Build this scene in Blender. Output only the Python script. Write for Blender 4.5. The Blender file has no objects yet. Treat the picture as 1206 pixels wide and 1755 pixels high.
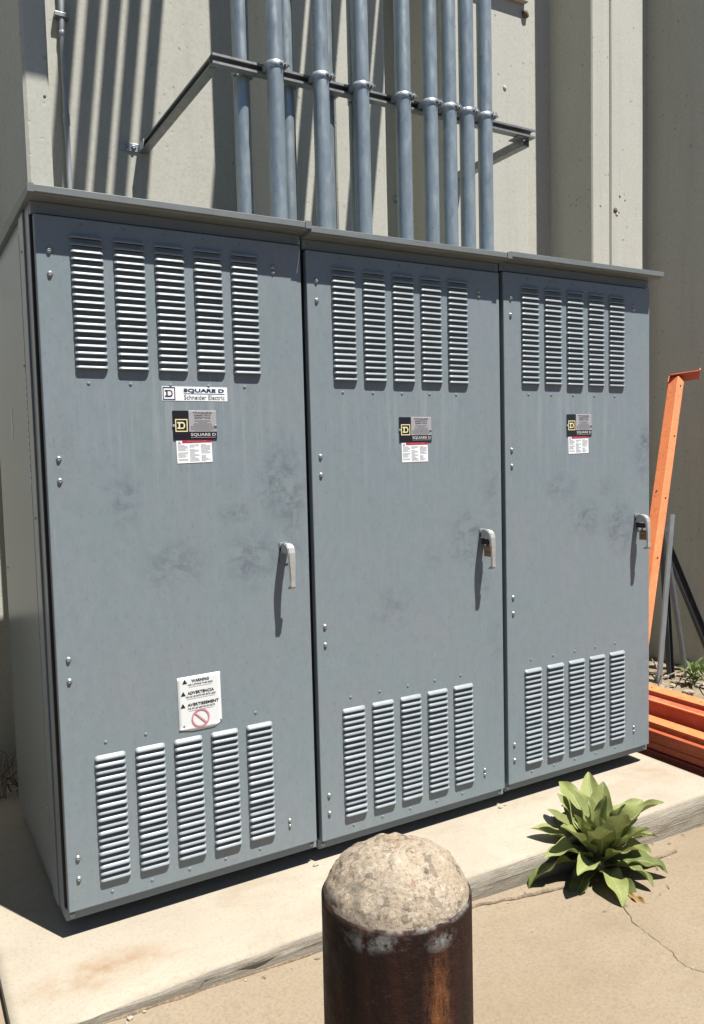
import bpy, bmesh, math, random
from mathutils import Vector, Matrix, noise
random.seed(7)
S = bpy.context.scene
COL = S.collection
R = math.radians

# ------------------------------------------------------------------ camera
def cam_axes(yaw, pitch, roll):
    f = Vector((math.sin(yaw)*math.cos(pitch), math.cos(yaw)*math.cos(pitch), math.sin(pitch)))
    r = Vector((math.cos(yaw), -math.sin(yaw), 0))
    u = r.cross(f)
    c, s = math.cos(roll), math.sin(roll)
    return c*r + s*u, -s*r + c*u, f
cam = bpy.data.cameras.new('camera')
cam_o = bpy.data.objects.new('camera', cam); COL.objects.link(cam_o)
r_, u_, f_ = cam_axes(0.52348, -0.06961, -0.024794)
m = Matrix((r_, u_, -f_)).transposed().to_4x4()
m.translation = Vector((-0.4132, -2.6029, 1.5305))
cam_o.matrix_world = m
cam.sensor_fit = 'VERTICAL'; cam.sensor_height = 24.0; cam.sensor_width = 24.0
cam.lens = 24.0*1374.94/1755.0
cam.clip_start = 0.05; cam.clip_end = 2000
S.camera = cam_o

# ------------------------------------------------------------------ light
SUN_TO = Vector((0.47, -1.0, 2.57)).normalized()
w = bpy.data.worlds.new('World'); S.world = w; w.use_nodes = True
nt = w.node_tree; nt.nodes.clear()
sky = nt.nodes.new('ShaderNodeTexSky'); sky.sky_type = 'NISHITA'; sky.sun_disc = False
sky.altitude = 3000; sky.dust_density = 0.2; sky.air_density = 0.8
sky.sun_elevation = math.asin(SUN_TO.z); sky.sun_rotation = math.atan2(SUN_TO.x, SUN_TO.y)
bg = nt.nodes.new('ShaderNodeBackground'); bg.inputs['Strength'].default_value = 0.06
wo = nt.nodes.new('ShaderNodeOutputWorld')
nt.links.new(sky.outputs[0], bg.inputs[0]); nt.links.new(bg.outputs[0], wo.inputs[0])
sl = bpy.data.lights.new('sun', 'SUN'); sl.energy = 5.0; sl.angle = R(0.5); sl.color = (1.0, 0.955, 0.88)
so = bpy.data.objects.new('sun', sl); COL.objects.link(so)
so.rotation_euler = SUN_TO.to_track_quat('Z', 'Y').to_euler()
S.view_settings.view_transform = 'Standard'
S.view_settings.look = 'None'
S.view_settings.exposure = 1.08
S.view_settings.gamma = 1.0

# ------------------------------------------------------------------ materials
def lin(c):
    return tuple(((v/12.92) if v <= 0.04045 else ((v+0.055)/1.055)**2.4) for v in c)
class Mat:
    """small procedural material builder"""
    def __init__(s, name, col=(.5, .5, .5), rough=.7, metal=0.0, spec=.5):
        s.m = bpy.data.materials.new(name); s.m.use_nodes = True
        s.t = s.m.node_tree; s.b = s.t.nodes['Principled BSDF']
        s.b.inputs['Base Color'].default_value = (*col, 1); s.b.inputs['Roughness'].default_value = rough
        s.b.inputs['Metallic'].default_value = metal
        s.b.inputs['Specular IOR Level'].default_value = spec
        s.col = None; s.c0 = col; s.h = None; s.geo = None
        s.tc = s.t.nodes.new('ShaderNodeTexCoord')
    def n(s, t): return s.t.nodes.new(t)
    def l(s, a, b): s.t.links.new(a, b)
    def coord(s, scale=(1, 1, 1), src='Object'):
        mp = s.n('ShaderNodeMapping'); mp.inputs['Scale'].default_value = scale
        if s.geo is None: s.geo = s.n('ShaderNodeNewGeometry')
        s.l(s.geo.outputs['Position'], mp.inputs[0]); return mp.outputs[0]
    def noise(s, scale, detail=6, rough=.6, stretch=(1, 1, 1), dist=0):
        x = s.n('ShaderNodeTexNoise'); x.inputs['Scale'].default_value = scale; x.inputs['Detail'].default_value = detail
        x.inputs['Roughness'].default_value = rough; x.inputs['Distortion'].default_value = dist
        s.l(s.coord(stretch), x.inputs['Vector']); return x.outputs['Fac']
    def voronoi(s, scale, stretch=(1, 1, 1), out='Distance', feat='F1'):
        x = s.n('ShaderNodeTexVoronoi'); x.inputs['Scale'].default_value = scale; x.feature = feat
        s.l(s.coord(stretch), x.inputs['Vector']); return x.outputs[out]
    def ramp(s, fac, a, b, ca=0., cb=1.):
        x = s.n('ShaderNodeMapRange'); x.inputs[1].default_value = a; x.inputs[2].default_value = b
        x.inputs[3].default_value = ca; x.inputs[4].default_value = cb; s.l(fac, x.inputs[0]); return x.outputs[0]
    def math(s, op, a, b):
        x = s.n('ShaderNodeMath'); x.operation = op
        for i, v in enumerate((a, b)):
            if isinstance(v, (int, float)): x.inputs[i].default_value = v
            else: s.l(v, x.inputs[i])
        return x.outputs[0]
    def blob(s, cen, rad, soft=.6):
        """1 inside an ellipsoid round cen, 0 outside (object coordinates)"""
        sub = s.n('ShaderNodeVectorMath'); sub.operation = 'SUBTRACT'; s.l(s.tc.outputs['Object'], sub.inputs[0]); sub.inputs[1].default_value = cen
        mul = s.n('ShaderNodeVectorMath'); mul.operation = 'MULTIPLY'; s.l(sub.outputs[0], mul.inputs[0]); mul.inputs[1].default_value = tuple(1/r for r in rad)
        le = s.n('ShaderNodeVectorMath'); le.operation = 'LENGTH'; s.l(mul.outputs[0], le.inputs[0])
        return s.ramp(le.outputs['Value'], 1-soft, 1+soft*.2, 1., 0.)
    def mix(s, fac, col, mode='MIX'):
        x = s.n('ShaderNodeMix'); x.data_type = 'RGBA'; x.blend_type = mode
        if isinstance(fac, (int, float)): x.inputs[0].default_value = fac
        else: s.l(fac, x.inputs[0])
        if s.col is None: x.inputs[6].default_value = (*s.c0, 1)
        else: s.l(s.col, x.inputs[6])
        if isinstance(col, tuple): x.inputs[7].default_value = (*col, 1)
        else: s.l(col, x.inputs[7])
        s.col = x.outputs[2]; s.l(s.col, s.b.inputs['Base Color']); return s
    def bump(s, h, strength=.3, dist=.005):
        x = s.n('ShaderNodeBump'); x.inputs['Strength'].default_value = strength; x.inputs['Distance'].default_value = dist
        s.l(h, x.inputs['Height'])
        if s.h is not None: s.l(s.h, x.inputs['Normal'])
        s.h = x.outputs[0]; s.l(s.h, s.b.inputs['Normal']); return s
    def rough(s, fac): s.l(fac, s.b.inputs['Roughness']); return s

# painted grey steel of the cabinets
def cabinet_paint(name, blobs=()):
    """blobs: grime patches (x, z, radius x, radius z, strength) in door coordinates"""
    k = Mat(name, (.180, .219, .243), .42, 0, (.35 if blobs else .10))
    k.mix(k.ramp(k.noise(3.0, 4, .6), .38, .68, 0, .6), (.204, .217, .238))
    if blobs:
        k.mix(k.ramp(k.noise(7, 5, .65, (1, 1, .6)), .42, .7, 0, .5), (.162, .212, .222))
        k.mix(k.ramp(k.noise(34, 4, .7, (1, 1, .6)), .42, .72, 0, .38), (.138, .170, .188))
        k.mix(k.ramp(k.noise(9, 4, .6, (6, 6, .35)), .50, .75, 0, .13), (.25, .275, .285))
        k.mix(k.ramp(k.noise(95, 3, .6, (1, 1, .6)), .58, .70, 0, .40), (.105, .128, .145))
        k.mix(k.ramp(k.noise(16, 5, .8, (1, 1, .8), .8), .68, .76, 0, .35), (.12, .145, .165))
        # pale run-off streaks below the upper louvers
        for z, rz in ((1.70, .16), (1.60, .25)):
            mk = k.math('MULTIPLY', k.blob((.43, 0, z), (.40, .3, rz), .9), k.ramp(k.noise(11, 4, .65, (3.2, 3.2, .12)), .50, .68))
            k.mix(k.math('MULTIPLY', mk, .45), (.27, .30, .325))
        # fine drip specks
        k.mix(k.ramp(k.noise(60, 3, .65, (1.6, 1.6, .35)), .60, .72, 0, .38), (.115, .142, .160))
        # thin scratches
        k.mix(k.ramp(k.noise(5, 2, .4, (14, 1, 1), 3.0), .735, .75, 0, .35), (.29, .31, .32))
        for x, z, rx, rz, st in blobs:
            mk = k.math('MULTIPLY', k.blob((x, 0, z), (rx, .3, rz), .8), k.ramp(k.noise(15, 8, .80, (1, 1, 1.3), .6), .44, .66))
            k.mix(k.math('MULTIPLY', mk, st), (.082, .098, .122))
        k.rough(k.ramp(k.noise(18, 5, .6), .3, .7, .36, .52))
        k.bump(k.noise(70, 3, .5), .05, .002)
    else: k.b.inputs['Roughness'].default_value = .27
    k.bump(k.noise(1.6, 2, .5), (.12 if blobs else .05), .012)
    return k.m
M = {}
DOOR_PAINT = [cabinet_paint('grey_painted_steel_left', ((.80, 1.44, .10, .18, 1.0), (.68, 1.17, .11, .11, 1.0), (.40, 1.18, .12, .09, .85), (.25, 1.40, .06, .10, .7), (.63, 1.34, .07, .035, .9), (.845, 1.30, .05, .2, .6), (.5, .68, .2, .1, .25), (.06, 1.55, .05, .15, .3))),
              cabinet_paint('grey_painted_steel_middle', ((.73, 1.19, .10, .13, 1.0), (.55, 1.12, .06, .06, .4), (.85, 1.42, .05, .22, .55), (.35, .95, .12, .1, .5), (.80, 1.0, .05, .12, .45), (.86, .75, .04, .2, .3))),
              cabinet_paint('grey_painted_steel_right', ((.87, 1.52, .075, .16, .95), (.48, 1.22, .12, .09, .95), (.70, 1.17, .11, .13, 1.0), (.33, 1.37, .1, .07, .8), (.62, 1.36, .08, .06, .4), (.87, .45, .06, .2, .4)))]
M['paint_plain'] = cabinet_paint('grey_painted_steel_plain')
k = Mat('louver_paint', (.235, .268, .285), .38, 0, .4); k.mix(k.ramp(k.noise(22, 5, .7), .4, .7, 0, .45), (.165, .19, .20)); k.mix(k.ramp(k.noise(90, 4, .7), .55, .72, 0, .4), (.15, .145, .125)); M['louver'] = k.m
k = Mat('roof_paint', (.150, .167, .172), .5, 0, .3)
k.mix(k.ramp(k.noise(14, 5, .65, (1, 1, 4)), .4, .7, 0, .5), (.11, .118, .116)); M['roof'] = k.m
M['dark'] = Mat('louver_opening_shade', (.012, .013, .014), .8).m
M['shade_hardware'] = Mat('gap_shade_and_hardware', (.015, .016, .018), .7).m  # black for the shaded door gaps, base channels and lock hardware
k = Mat('zinc_bolt', (.33, .35, .36), .45, .7); k.mix(k.ramp(k.noise(300, 2), .4, .7, 0, .5), (.22, .23, .23)); M['bolt'] = k.m
k = Mat('cast_handle', (.40, .40, .385), .36, .3)
k.mix(k.ramp(k.noise(60, 4), .45, .7, 0, .4), (.24, .24, .23)); k.bump(k.noise(200, 2), .08, .001); M['handle'] = k.m
def galv(name, c, c2, rough=.45, metal=.55):
    k = Mat(name, c, rough, metal)
    k.mix(k.ramp(k.voronoi(55, (1, 1, .35), 'Color'), .2, .8, 0, .6), c2)
    k.mix(k.ramp(k.noise(7, 5, .65, (1, 1, .3)), .4, .72, 0, .45), tuple(v*.72 for v in c))
    k.mix(k.ramp(k.noise(30, 4, .7, (1.5, 1.5, .2)), .6, .75, 0, .35), (.38, .39, .39))
    k.rough(k.ramp(k.noise(25, 4, .6, (1, 1, .4)), .3, .7, rough-.1, rough+.14)); return k.m
M['conduit'] = galv('galvanized_conduit', (.285, .340, .360), (.38, .425, .435), .34, .55)
M['strut'] = galv('galvanized_strut', (.24, .25, .25), (.30, .31, .31), .45, .5)
M['clamp'] = galv('bright_zinc', (.34, .38, .42), (.42, .45, .48), .40, .5)

# concrete
def concrete(name, c, c2, dark, pit=.55, pits=True, bump=.25):
    k = Mat(name, c, .85, 0, .25)
    k.mix(k.ramp(k.noise(1.1, 5, .6), .35, .7, 0, .7), c2)
    k.mix(k.ramp(k.noise(5, 6, .7, (1, 1, .35)), .5, .78, 0, .35), tuple(v*.80 for v in c))
    k.mix(k.ramp(k.noise(60, 3, .6), .45, .75, 0, .22), dark)
    k.mix(k.ramp(k.noise(2.6, 6, .7, (3.5, 3.5, .22)), .52, .74, 0, .30), tuple(v*.62 for v in c))
    if pits:
        v = k.voronoi(17, (1, 1, .8))
        sel = k.ramp(k.noise(4.5, 3, .6), .5, .6)
        spots = k.math('MULTIPLY', k.ramp(v, .09, .15, 1, 0), sel)
        k.mix(k.math('MULTIPLY', spots, pit), dark)
        k.bump(k.ramp(v, .05, .13), .2, .006)
    k.bump(k.noise(45, 5, .6), bump, .004)
    k.bump(k.noise(6, 4, .6), .16, .012)
    return k.m
M['wall'] = concrete('painted_precast_concrete', (.425, .425, .378), (.40, .402, .358), (.15, .147, .13), bump=.07)
k = Mat('slab_concrete', (.29, .258, .206), .9, 0, .2)
k.mix(k.ramp(k.noise(1.6, 5, .6, dist=.6), .35, .7, 0, .8), (.345, .312, .255))
k.mix(k.ramp(k.noise(4.5, 6, .7, (.6, 1, 1), 1.0), .50, .75, 0, .55), (.25, .20, .14))
k.mix(k.ramp(k.noise(16, 4, .7, (.5, 1, 1), 1.0), .5, .75, 0, .30), (.25, .21, .16))
mk = k.math('MULTIPLY', k.blob((.06, -.20, 0), (.24, .09, .3), .8), k.ramp(k.noise(7, 5, .65), .35, .6))
k.mix(k.math('MULTIPLY', mk, .75), (.21, .115, .05))
mk = k.math('MULTIPLY', k.blob((2.66, -.10, 0), (.22, .14, .3), .8), k.ramp(k.noise(9, 5, .65), .35, .65))
k.mix(k.math('MULTIPLY', mk, .6), (.24, .15, .085))
k.mix(k.ramp(k.noise(85, 4, .75), .50, .70, 0, .50), (.20, .165, .125))
k.mix(k.ramp(k.noise(30, 5, .8), .60, .72, 0, .35), (.18, .145, .11))
k.bump(k.noise(120, 4, .6), .25, .002); k.bump(k.noise(10, 5, .6), .2, .008); M['slab'] = k.m
k = Mat('slab_edge_concrete', (.30, .275, .23), .95, 0, .2)
k.mix(k.ramp(k.noise(7, 7, .78, (.5, 1, 3.5), 1.0), .45, .66, 0, .75), (.165, .145, .118))
k.mix(k.ramp(k.noise(2.5, 5, .65, (1, 1, 1)), .5, .7, 0, .5), (.36, .32, .26))
k.bump(k.noise(9, 8, .8, (.3, 1, 6.0)), .8, .012); k.bump(k.noise(70, 4, .7), .4, .004); M['slab_edge'] = k.m
k = Mat('ground_concrete', (.218, .174, .120), .92, 0, .2)
k.mix(k.ramp(k.noise(.9, 5, .6, dist=.4), .35, .7, 0, .7), (.262, .218, .160))
k.mix(k.ramp(k.noise(3.2, 7, .7, (.5, 1, 1), .8), .48, .75, 0, .40), (.16, .123, .08))
k.mix(k.ramp(k.noise(14, 5, .7), .5, .8, 0, .30), (.25, .215, .16))
v = k.voronoi(120, out='Distance'); k.mix(k.math('MULTIPLY', k.ramp(v, .10, .2, 1, 0), k.ramp(k.noise(9, 3), .52, .62)), (.13, .105, .08))
k.mix(k.ramp(k.noise(85, 4, .75), .46, .66, 0, .45), (.135, .106, .072))
k.mix(k.ramp(k.noise(110, 3, .7), .60, .72, 0, .4), (.33, .29, .225))
k.mix(k.ramp(k.noise(28, 5, .8), .60, .72, 0, .35), (.12, .093, .063))
k.mix(k.ramp(k.noise(1.7, 6, .7, (1, .5, 1), 1.5), .56, .70, 0, .35), (.15, .12, .085))
k.bump(k.noise(160, 4, .65), .35, .002); k.bump(k.noise(12, 5, .6), .15, .008); M['ground'] = k.m
M['crack'] = Mat('crack_dirt', (.12, .09, .062), .95).m
k = Mat('joint_dirt', (.12, .09, .062), .95); k.mix(k.ramp(k.noise(60, 4), .45, .6), (.2, .15, .1)); k.bump(k.noise(90, 4, .7), .8, .006); M['joint'] = k.m

# bollard
k = Mat('rusty_painted_pipe', (.014, .0085, .007), .6, 0, .15)
k.mix(k.ramp(k.noise(3.5, 6, .7, (1.6, 1.6, .35), .5), .45, .68, 0, .8), (.055, .019, .0125))
k.mix(k.ramp(k.noise(9, 6, .75, (2, 2, .25), .6), .58, .72, 0, .7), (.10, .030, .013))
mk = k.math('MULTIPLY', k.blob((-.004, -.107, .77), (.024, .05, .11), .9), k.ramp(k.noise(40, 7, .82, (1.5, 1.5, .35)), .42, .58))
k.mix(k.math('MULTIPLY', mk, .9), (.24, .095, .034))
for cen, rad in (((.002, -.108, .878), (.026, .05, .014)), ((-.092, -.060, .880), (.034, .04, .015)), ((-.07, -.084, .884), (.03, .05, .012)), ((.0, -.11, .900), (.12, .09, .005))):
    mk = k.math('MULTIPLY', k.blob(cen, rad, .9), k.ramp(k.noise(45, 5, .75), .42, .58))
    k.mix(k.math('MULTIPLY', mk, .85), (.28, .275, .26))
k.rough(k.ramp(k.noise(22, 6, .75), .3, .7, .5, .85))
k.mix(k.ramp(k.noise(70, 6, .8), .60, .68, 0, .6), (.13, .048, .022))
k.bump(k.noise(60, 6, .8), .8, .004); k.bump(k.noise(9, 4, .6, (1, 1, .4)), .25, .008); M['pipe'] = k.m
k = Mat('bollard_concrete', (.46, .38, .285), .95, 0, .2)
k.mix(k.ramp(k.noise(22, 6, .7), .40, .66, 0, .8), (.36, .285, .205))
k.mix(k.ramp(k.noise(9, 5, .65), .5, .72, 0, .7), (.56, .48, .375))
v1 = k.voronoi(95, out='Color'); k.mix(k.ramp(v1, .80, .84, 0, .65), (.19, .155, .125))
v1b = k.voronoi(150, out='Color'); k.mix(k.ramp(v1b, .84, .88, 0, .6), (.28, .165, .105))
v2 = k.voronoi(120, out='Color'); k.mix(k.ramp(v2, .84, .88, 0, .6), (.62, .56, .47))
k.mix(k.ramp(k.noise(170, 5, .8), .52, .66, 0, .8), (.15, .12, .085))
k.mix(k.math('MULTIPLY', k.ramp(k.noise(34, 4, .7), .60, .68), .75), (.10, .09, .08))
k.mix(k.math('MULTIPLY', k.blob((-.08, .0, .93), (.06, .10, .07), .9), k.ramp(k.noise(30, 5, .7), .40, .6)), (.15, .13, .105))
k.bump(k.voronoi(150), .5, .003); k.bump(k.noise(130, 6, .8), 1.0, .007); M['cap'] = k.m

# signs
M['white'] = Mat('sticker_white', (.74, .77, .78), .35).m
M['navy'] = Mat('print_navy', (.018, .028, .085), .4).m
M['black'] = Mat('print_black', (.012, .012, .018), .35).m
M['plate'] = Mat('brushed_plate', (.42, .41, .42), .42, .35).m
M['yellow'] = Mat('print_yellow', (.72, .66, .36), .4).m
M['cream'] = Mat('print_cream', (.80, .70, .50), .4).m
M['grey_print'] = Mat('print_grey', (.30, .30, .32), .5).m
M['light_print'] = Mat('print_light_grey', (.46, .46, .47), .5).m
M['dim_print'] = Mat('print_dim_grey', (.13, .13, .15), .5).m
M['red'] = Mat('print_red', (.42, .018, .05), .4).m
M['pale_red'] = Mat('print_faded_red', (.50, .20, .24), .45).m
M['sun_white'] = Mat('label_paper', (.62, .645, .65), .45).m

# orange steel
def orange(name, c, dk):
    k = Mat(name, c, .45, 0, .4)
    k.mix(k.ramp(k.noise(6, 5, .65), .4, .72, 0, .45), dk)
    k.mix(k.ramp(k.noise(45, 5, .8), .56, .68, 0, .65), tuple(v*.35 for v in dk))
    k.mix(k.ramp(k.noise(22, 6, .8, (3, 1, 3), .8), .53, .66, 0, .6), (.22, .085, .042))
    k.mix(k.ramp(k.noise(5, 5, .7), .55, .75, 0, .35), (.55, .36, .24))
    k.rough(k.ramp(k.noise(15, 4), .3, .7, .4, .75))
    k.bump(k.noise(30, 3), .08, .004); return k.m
M['orange'] = orange('orange_painted_steel', (.60, .185, .068), (.52, .14, .05))
M['red_orange'] = orange('red_orange_painted_steel', (.46, .085, .042), (.36, .062, .03))
M['hole'] = Mat('bolt_hole', (.02, .012, .01), .8).m
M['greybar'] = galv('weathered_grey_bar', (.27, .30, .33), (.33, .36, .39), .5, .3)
M['darkbar'] = galv('dark_steel_bar', (.05, .055, .065), (.07, .075, .085), .5, .3)
k = Mat('padlock_body', (.16, .05, .028), .4, .4); k.mix(k.ramp(k.voronoi(260, (.05, .05, 1)), .2, .5, 0, .6), (.32, .24, .12)); M['brass'] = k.m
k = Mat('rubble', (.34, .305, .25), .95); k.mix(k.ramp(k.noise(14, 5), .4, .7), (.20, .175, .14)); k.bump(k.noise(40, 4), .6, .01); M['rubble'] = k.m
k = Mat('soil', (.30, .25, .18), 1.0, 0, .1); k.mix(k.ramp(k.noise(9, 6, .7), .4, .65), (.17, .135, .095)); k.bump(k.noise(30, 6, .75), .9, .03); M['soil'] = k.m
k = Mat('dry_stick', (.24, .19, .145), .9); k.mix(k.ramp(k.noise(40, 4, .6, (1, 1, .1)), .4, .7), (.12, .095, .07)); M['stick'] = k.m
def leafmat(name, c, c2):
    k = Mat(name, c, .62, 0, .25)
    k.mix(k.ramp(k.noise(14, 5, .65), .4, .7, 0, .7), c2)
    k.mix(k.ramp(k.noise(60, 4, .7), .5, .75, 0, .3), tuple(v*.6 for v in c2))
    k.bump(k.noise(55, 4, .7), .5, .004)
    oi = k.n('ShaderNodeObjectInfo')
    k.mix(k.ramp(oi.outputs['Random'], 0, 1, 0, .55), tuple(v*.55 for v in c))
    k.mix(k.math('MULTIPLY', k.ramp(k.noise(30, 6, .8), .62, .72), .6), (.22, .15, .06))
    # thin leaf: some light passes through
    tr = k.n('ShaderNodeBsdfTranslucent'); k.l(k.col, tr.inputs[0])
    ad = k.n('ShaderNodeMixShader'); ad.inputs[0].default_value = .22
    out = k.t.nodes['Material Output']
    k.l(k.b.outputs[0], ad.inputs[1]); k.l(tr.outputs[0], ad.inputs[2]); k.l(ad.outputs[0], out.inputs[0])
    return k.m
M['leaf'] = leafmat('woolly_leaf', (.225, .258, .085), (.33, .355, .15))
M['leaf_dark'] = leafmat('lower_leaf', (.125, .155, .045), (.18, .21, .07))  # darker green, given to the lowest leaves
M['leaf_rib'] = leafmat('leaf_midrib', (.42, .44, .23), (.46, .47, .27))
M['leaf_dry'] = leafmat('dry_leaf', (.42, .27, .10), (.34, .20, .08))
M['weed'] = leafmat('weed_leaf', (.085, .15, .03), (.13, .20, .045))
k = Mat('window_glass', (.10, .12, .12), .12, 0, .5); k.mix(k.ramp(k.voronoi(30), .2, .6), (.22, .25, .24)); k.bump(k.voronoi(40), .5, .01); M['glass'] = k.m

# ------------------------------------------------------------------ mesh helpers
def obj(name, bm, mat, parent=None, loc=(0, 0, 0), smooth=False, mats=None):
    me = bpy.data.meshes.new(name)
    if isinstance(bm, bmesh.types.BMesh): bm.to_mesh(me); bm.free()
    else: me = bm
    return link(name, me, mat, parent, loc, smooth, mats)
def link(name, me, mat, parent=None, loc=(0, 0, 0), smooth=False, mats=None):
    o = bpy.data.objects.new(name, me); COL.objects.link(o)
    if not me.materials:
        for x in (mats or [mat]): me.materials.append(M[x] if isinstance(x, str) else x)
    if smooth:
        for p in me.polygons: p.use_smooth = True
    o.parent = parent; o.location = loc
    return o
def thing(name, label, cat, loc=(0, 0, 0), group=None, rot=(0, 0, 0)):
    o = bpy.data.objects.new(name, None); COL.objects.link(o); o.location = loc; o.rotation_euler = rot
    o.empty_display_size = .1
    return tag(o, label, cat, group)
def tag(o, label, cat, group=None):
    o['label'] = label; o['category'] = cat
    if group: o['group'] = group
    return o
def box(bm, x0, x1, y0, y1, z0, z1, bevel=0.0, seg=2, mi=0):
    vs = [bm.verts.new((x, y, z)) for x in (x0, x1) for y in (y0, y1) for z in (z0, z1)]
    q = [(0, 1, 3, 2), (4, 6, 7, 5), (0, 4, 5, 1), (2, 3, 7, 6), (0, 2, 6, 4), (1, 5, 7, 3)]
    fs = [bm.faces.new([vs[i] for i in f]) for f in q]
    for f in fs: f.material_index = mi
    if bevel:
        es = list({e for f in fs for e in f.edges})
        r = bmesh.ops.bevel(bm, geom=es, offset=bevel, segments=seg, affect='EDGES', profile=.5)
        for f in r['faces']: f.material_index = mi
    return vs
def nbox(x0, x1, y0, y1, z0, z1, bevel=0.0, seg=2):
    bm = bmesh.new(); box(bm, x0, x1, y0, y1, z0, z1, bevel, seg); return bm
def prism(bm, pts, z0, z1, axis='z', bevel=0, mi=0):
    """extrude polygon pts; axis z: pts=(x,y); axis y: pts=(x,z); axis x: pts=(y,z)"""
    def P(a, b, c): return {'z': (a, b, c), 'y': (a, c, b), 'x': (c, a, b)}[axis]
    lo = [bm.verts.new(P(a, b, z0)) for a, b in pts]; hi = [bm.verts.new(P(a, b, z1)) for a, b in pts]
    n = len(pts); fs = [bm.faces.new(lo), bm.faces.new(hi)]
    for i in range(n): fs.append(bm.faces.new((lo[i], lo[(i+1) % n], hi[(i+1) % n], hi[i])))
    for f in fs: f.material_index = mi
    bmesh.ops.recalc_face_normals(bm, faces=fs)
    if bevel:
        bmesh.ops.bevel(bm, geom=list({e for f in fs for e in f.edges}), offset=bevel, segments=2, affect='EDGES', profile=.5)
def tube(bm, pts, rad, n=16, cap=True, mi=0):
    pts = [Vector(p) for p in pts]; rings = []
    up = Vector((0, 1, .01)).normalized()
    for i, p in enumerate(pts):
        d = (pts[min(i+1, len(pts)-1)] - pts[max(i-1, 0)]).normalized()
        a = d.cross(up)
        if a.length < 1e-3: a = d.cross(Vector((1, 0, 0)))
        a.normalize(); b = d.cross(a).normalized()
        rr = rad[i] if isinstance(rad, (list, tuple)) else rad
        rings.append([bm.verts.new(p + (a*math.cos(2*math.pi*j/n) + b*math.sin(2*math.pi*j/n))*rr) for j in range(n)])
    for k0, k1 in zip(rings, rings[1:]):
        for j in range(n):
            f = bm.faces.new((k0[j], k0[(j+1) % n], k1[(j+1) % n], k1[j])); f.material_index = mi; f.smooth = True
    if cap:
        bm.faces.new(rings[0]); bm.faces.new(rings[-1])
def strip_quad(bm, x0, x1, z0, z1, y, mi=0):
    v = [bm.verts.new(c) for c in ((x0, y, z0), (x1, y, z0), (x1, y, z1), (x0, y, z1))]
    f = bm.faces.new(v); f.material_index = mi; return f
def text_mesh(txt, size, cx, cz, y, width=None, height=None, bold=0.0, align='CENTER'):
    """lettering lying in the plane y, facing -Y, centred on (cx, cz), fitted to width/height"""
    cu = bpy.data.curves.new('lettering', 'FONT'); cu.body = txt; cu.size = size; cu.extrude = .0004; cu.offset = bold
    cu.resolution_u = 3
    o = bpy.data.objects.new('tmp_text', cu); COL.objects.link(o)
    dg = bpy.context.evaluated_depsgraph_get()
    me = bpy.data.meshes.new_from_object(o.evaluated_get(dg))
    bpy.data.objects.remove(o); bpy.data.curves.remove(cu)
    xs = [v.co.x for v in me.vertices]; ys = [v.co.y for v in me.vertices]
    w0, h0 = max(xs)-min(xs), max(ys)-min(ys)
    sx = (width/w0) if width else 1; sy = (height/h0) if height else sx
    mx, my = (max(xs)+min(xs))/2, (max(ys)+min(ys))/2
    for v in me.vertices:
        x, yy, z = v.co; v.co = (cx+(x-mx)*sx, y - .0004 - z, cz+(yy-my)*sy)
    me.materials.clear()
    return me

# ------------------------------------------------------------------ ground
def gz(x, y=0.0):
    t = max(-2.5, min(3.2, x))
    return -0.048 - 0.038*t
bm = bmesh.new()
xs = [-400, -60, -12, -6, -4] + [-2.5 + .3*i for i in range(20)] + [4.4, 6, 8, 14, 60, 400]
ys = [-400, -60, -12, -6, -4, -3, -2, -1.2, -.8, -.4, 0, .6, 1.4, 2.2, 4, 12, 60, 400]
g = [[bm.verts.new((x, y, gz(x))) for y in ys] for x in xs]
for i in range(len(xs)-1):
    for j in range(len(ys)-1): bm.faces.new((g[i][j], g[i+1][j], g[i+1][j+1], g[i][j+1]))
ground = obj('ground', bm, 'ground'); ground['kind'] = 'structure'
# crack running away from the weed
def ribbon(name, pts, wd, mat, parent, lift=.003, jitter=.004, sub=6):
    P = []
    for a, b in zip(pts, pts[1:]):
        for i in range(sub):
            t = i/sub; P.append((a[0]+(b[0]-a[0])*t + random.uniform(-1, 1)*jitter, a[1]+(b[1]-a[1])*t + random.uniform(-1, 1)*jitter))
    P.append(pts[-1]); bm = bmesh.new(); L = []
    for i, (x, y) in enumerate(P):
        x2, y2 = P[min(i+1, len(P)-1)]; x1, y1 = P[max(i-1, 0)]
        d = Vector((x2-x1, y2-y1, 0)).normalized(); nn = Vector((-d.y, d.x, 0))
        ww = wd*random.uniform(.4, 1.2)*(1-.5*i/len(P))
        c = Vector((x, y, gz(x)+lift)); L.append((bm.verts.new(c-nn*ww), bm.verts.new(c+nn*ww)))
    for a, b in zip(L, L[1:]): bm.faces.new((a[0], b[0], b[1], a[1]))
    return obj(name, bm, mat, parent)
ribbon('crack', [(1.83, -.56), (1.80, -.66), (1.75, -.74), (1.735, -.82), (1.72, -.92), (1.69, -1.0), (1.735, -1.10), (1.72, -1.3)], .0018, 'crack', ground)
# dirt-filled joint in front of the slab
bm = bmesh.new()
jp = [(.90, -.385), (1.1, -.388), (1.33, -.395), (1.5, -.43), (1.66, -.455), (1.9, -.47), (2.15, -.478), (2.36, -.475)]
pts = []
for a, b in zip(jp, jp[1:]):
    for i in range(6):
        t = i/6; x = a[0]+(b[0]-a[0])*t; pts.append((x, a[1]+(b[1]-a[1])*t+random.uniform(-.003, .003), gz(x)+random.uniform(0, .004)))
tube(bm, pts, [random.uniform(.004, .0085) for _ in pts], 7)
obj('joint_filler', bm, 'joint', ground)
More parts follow.
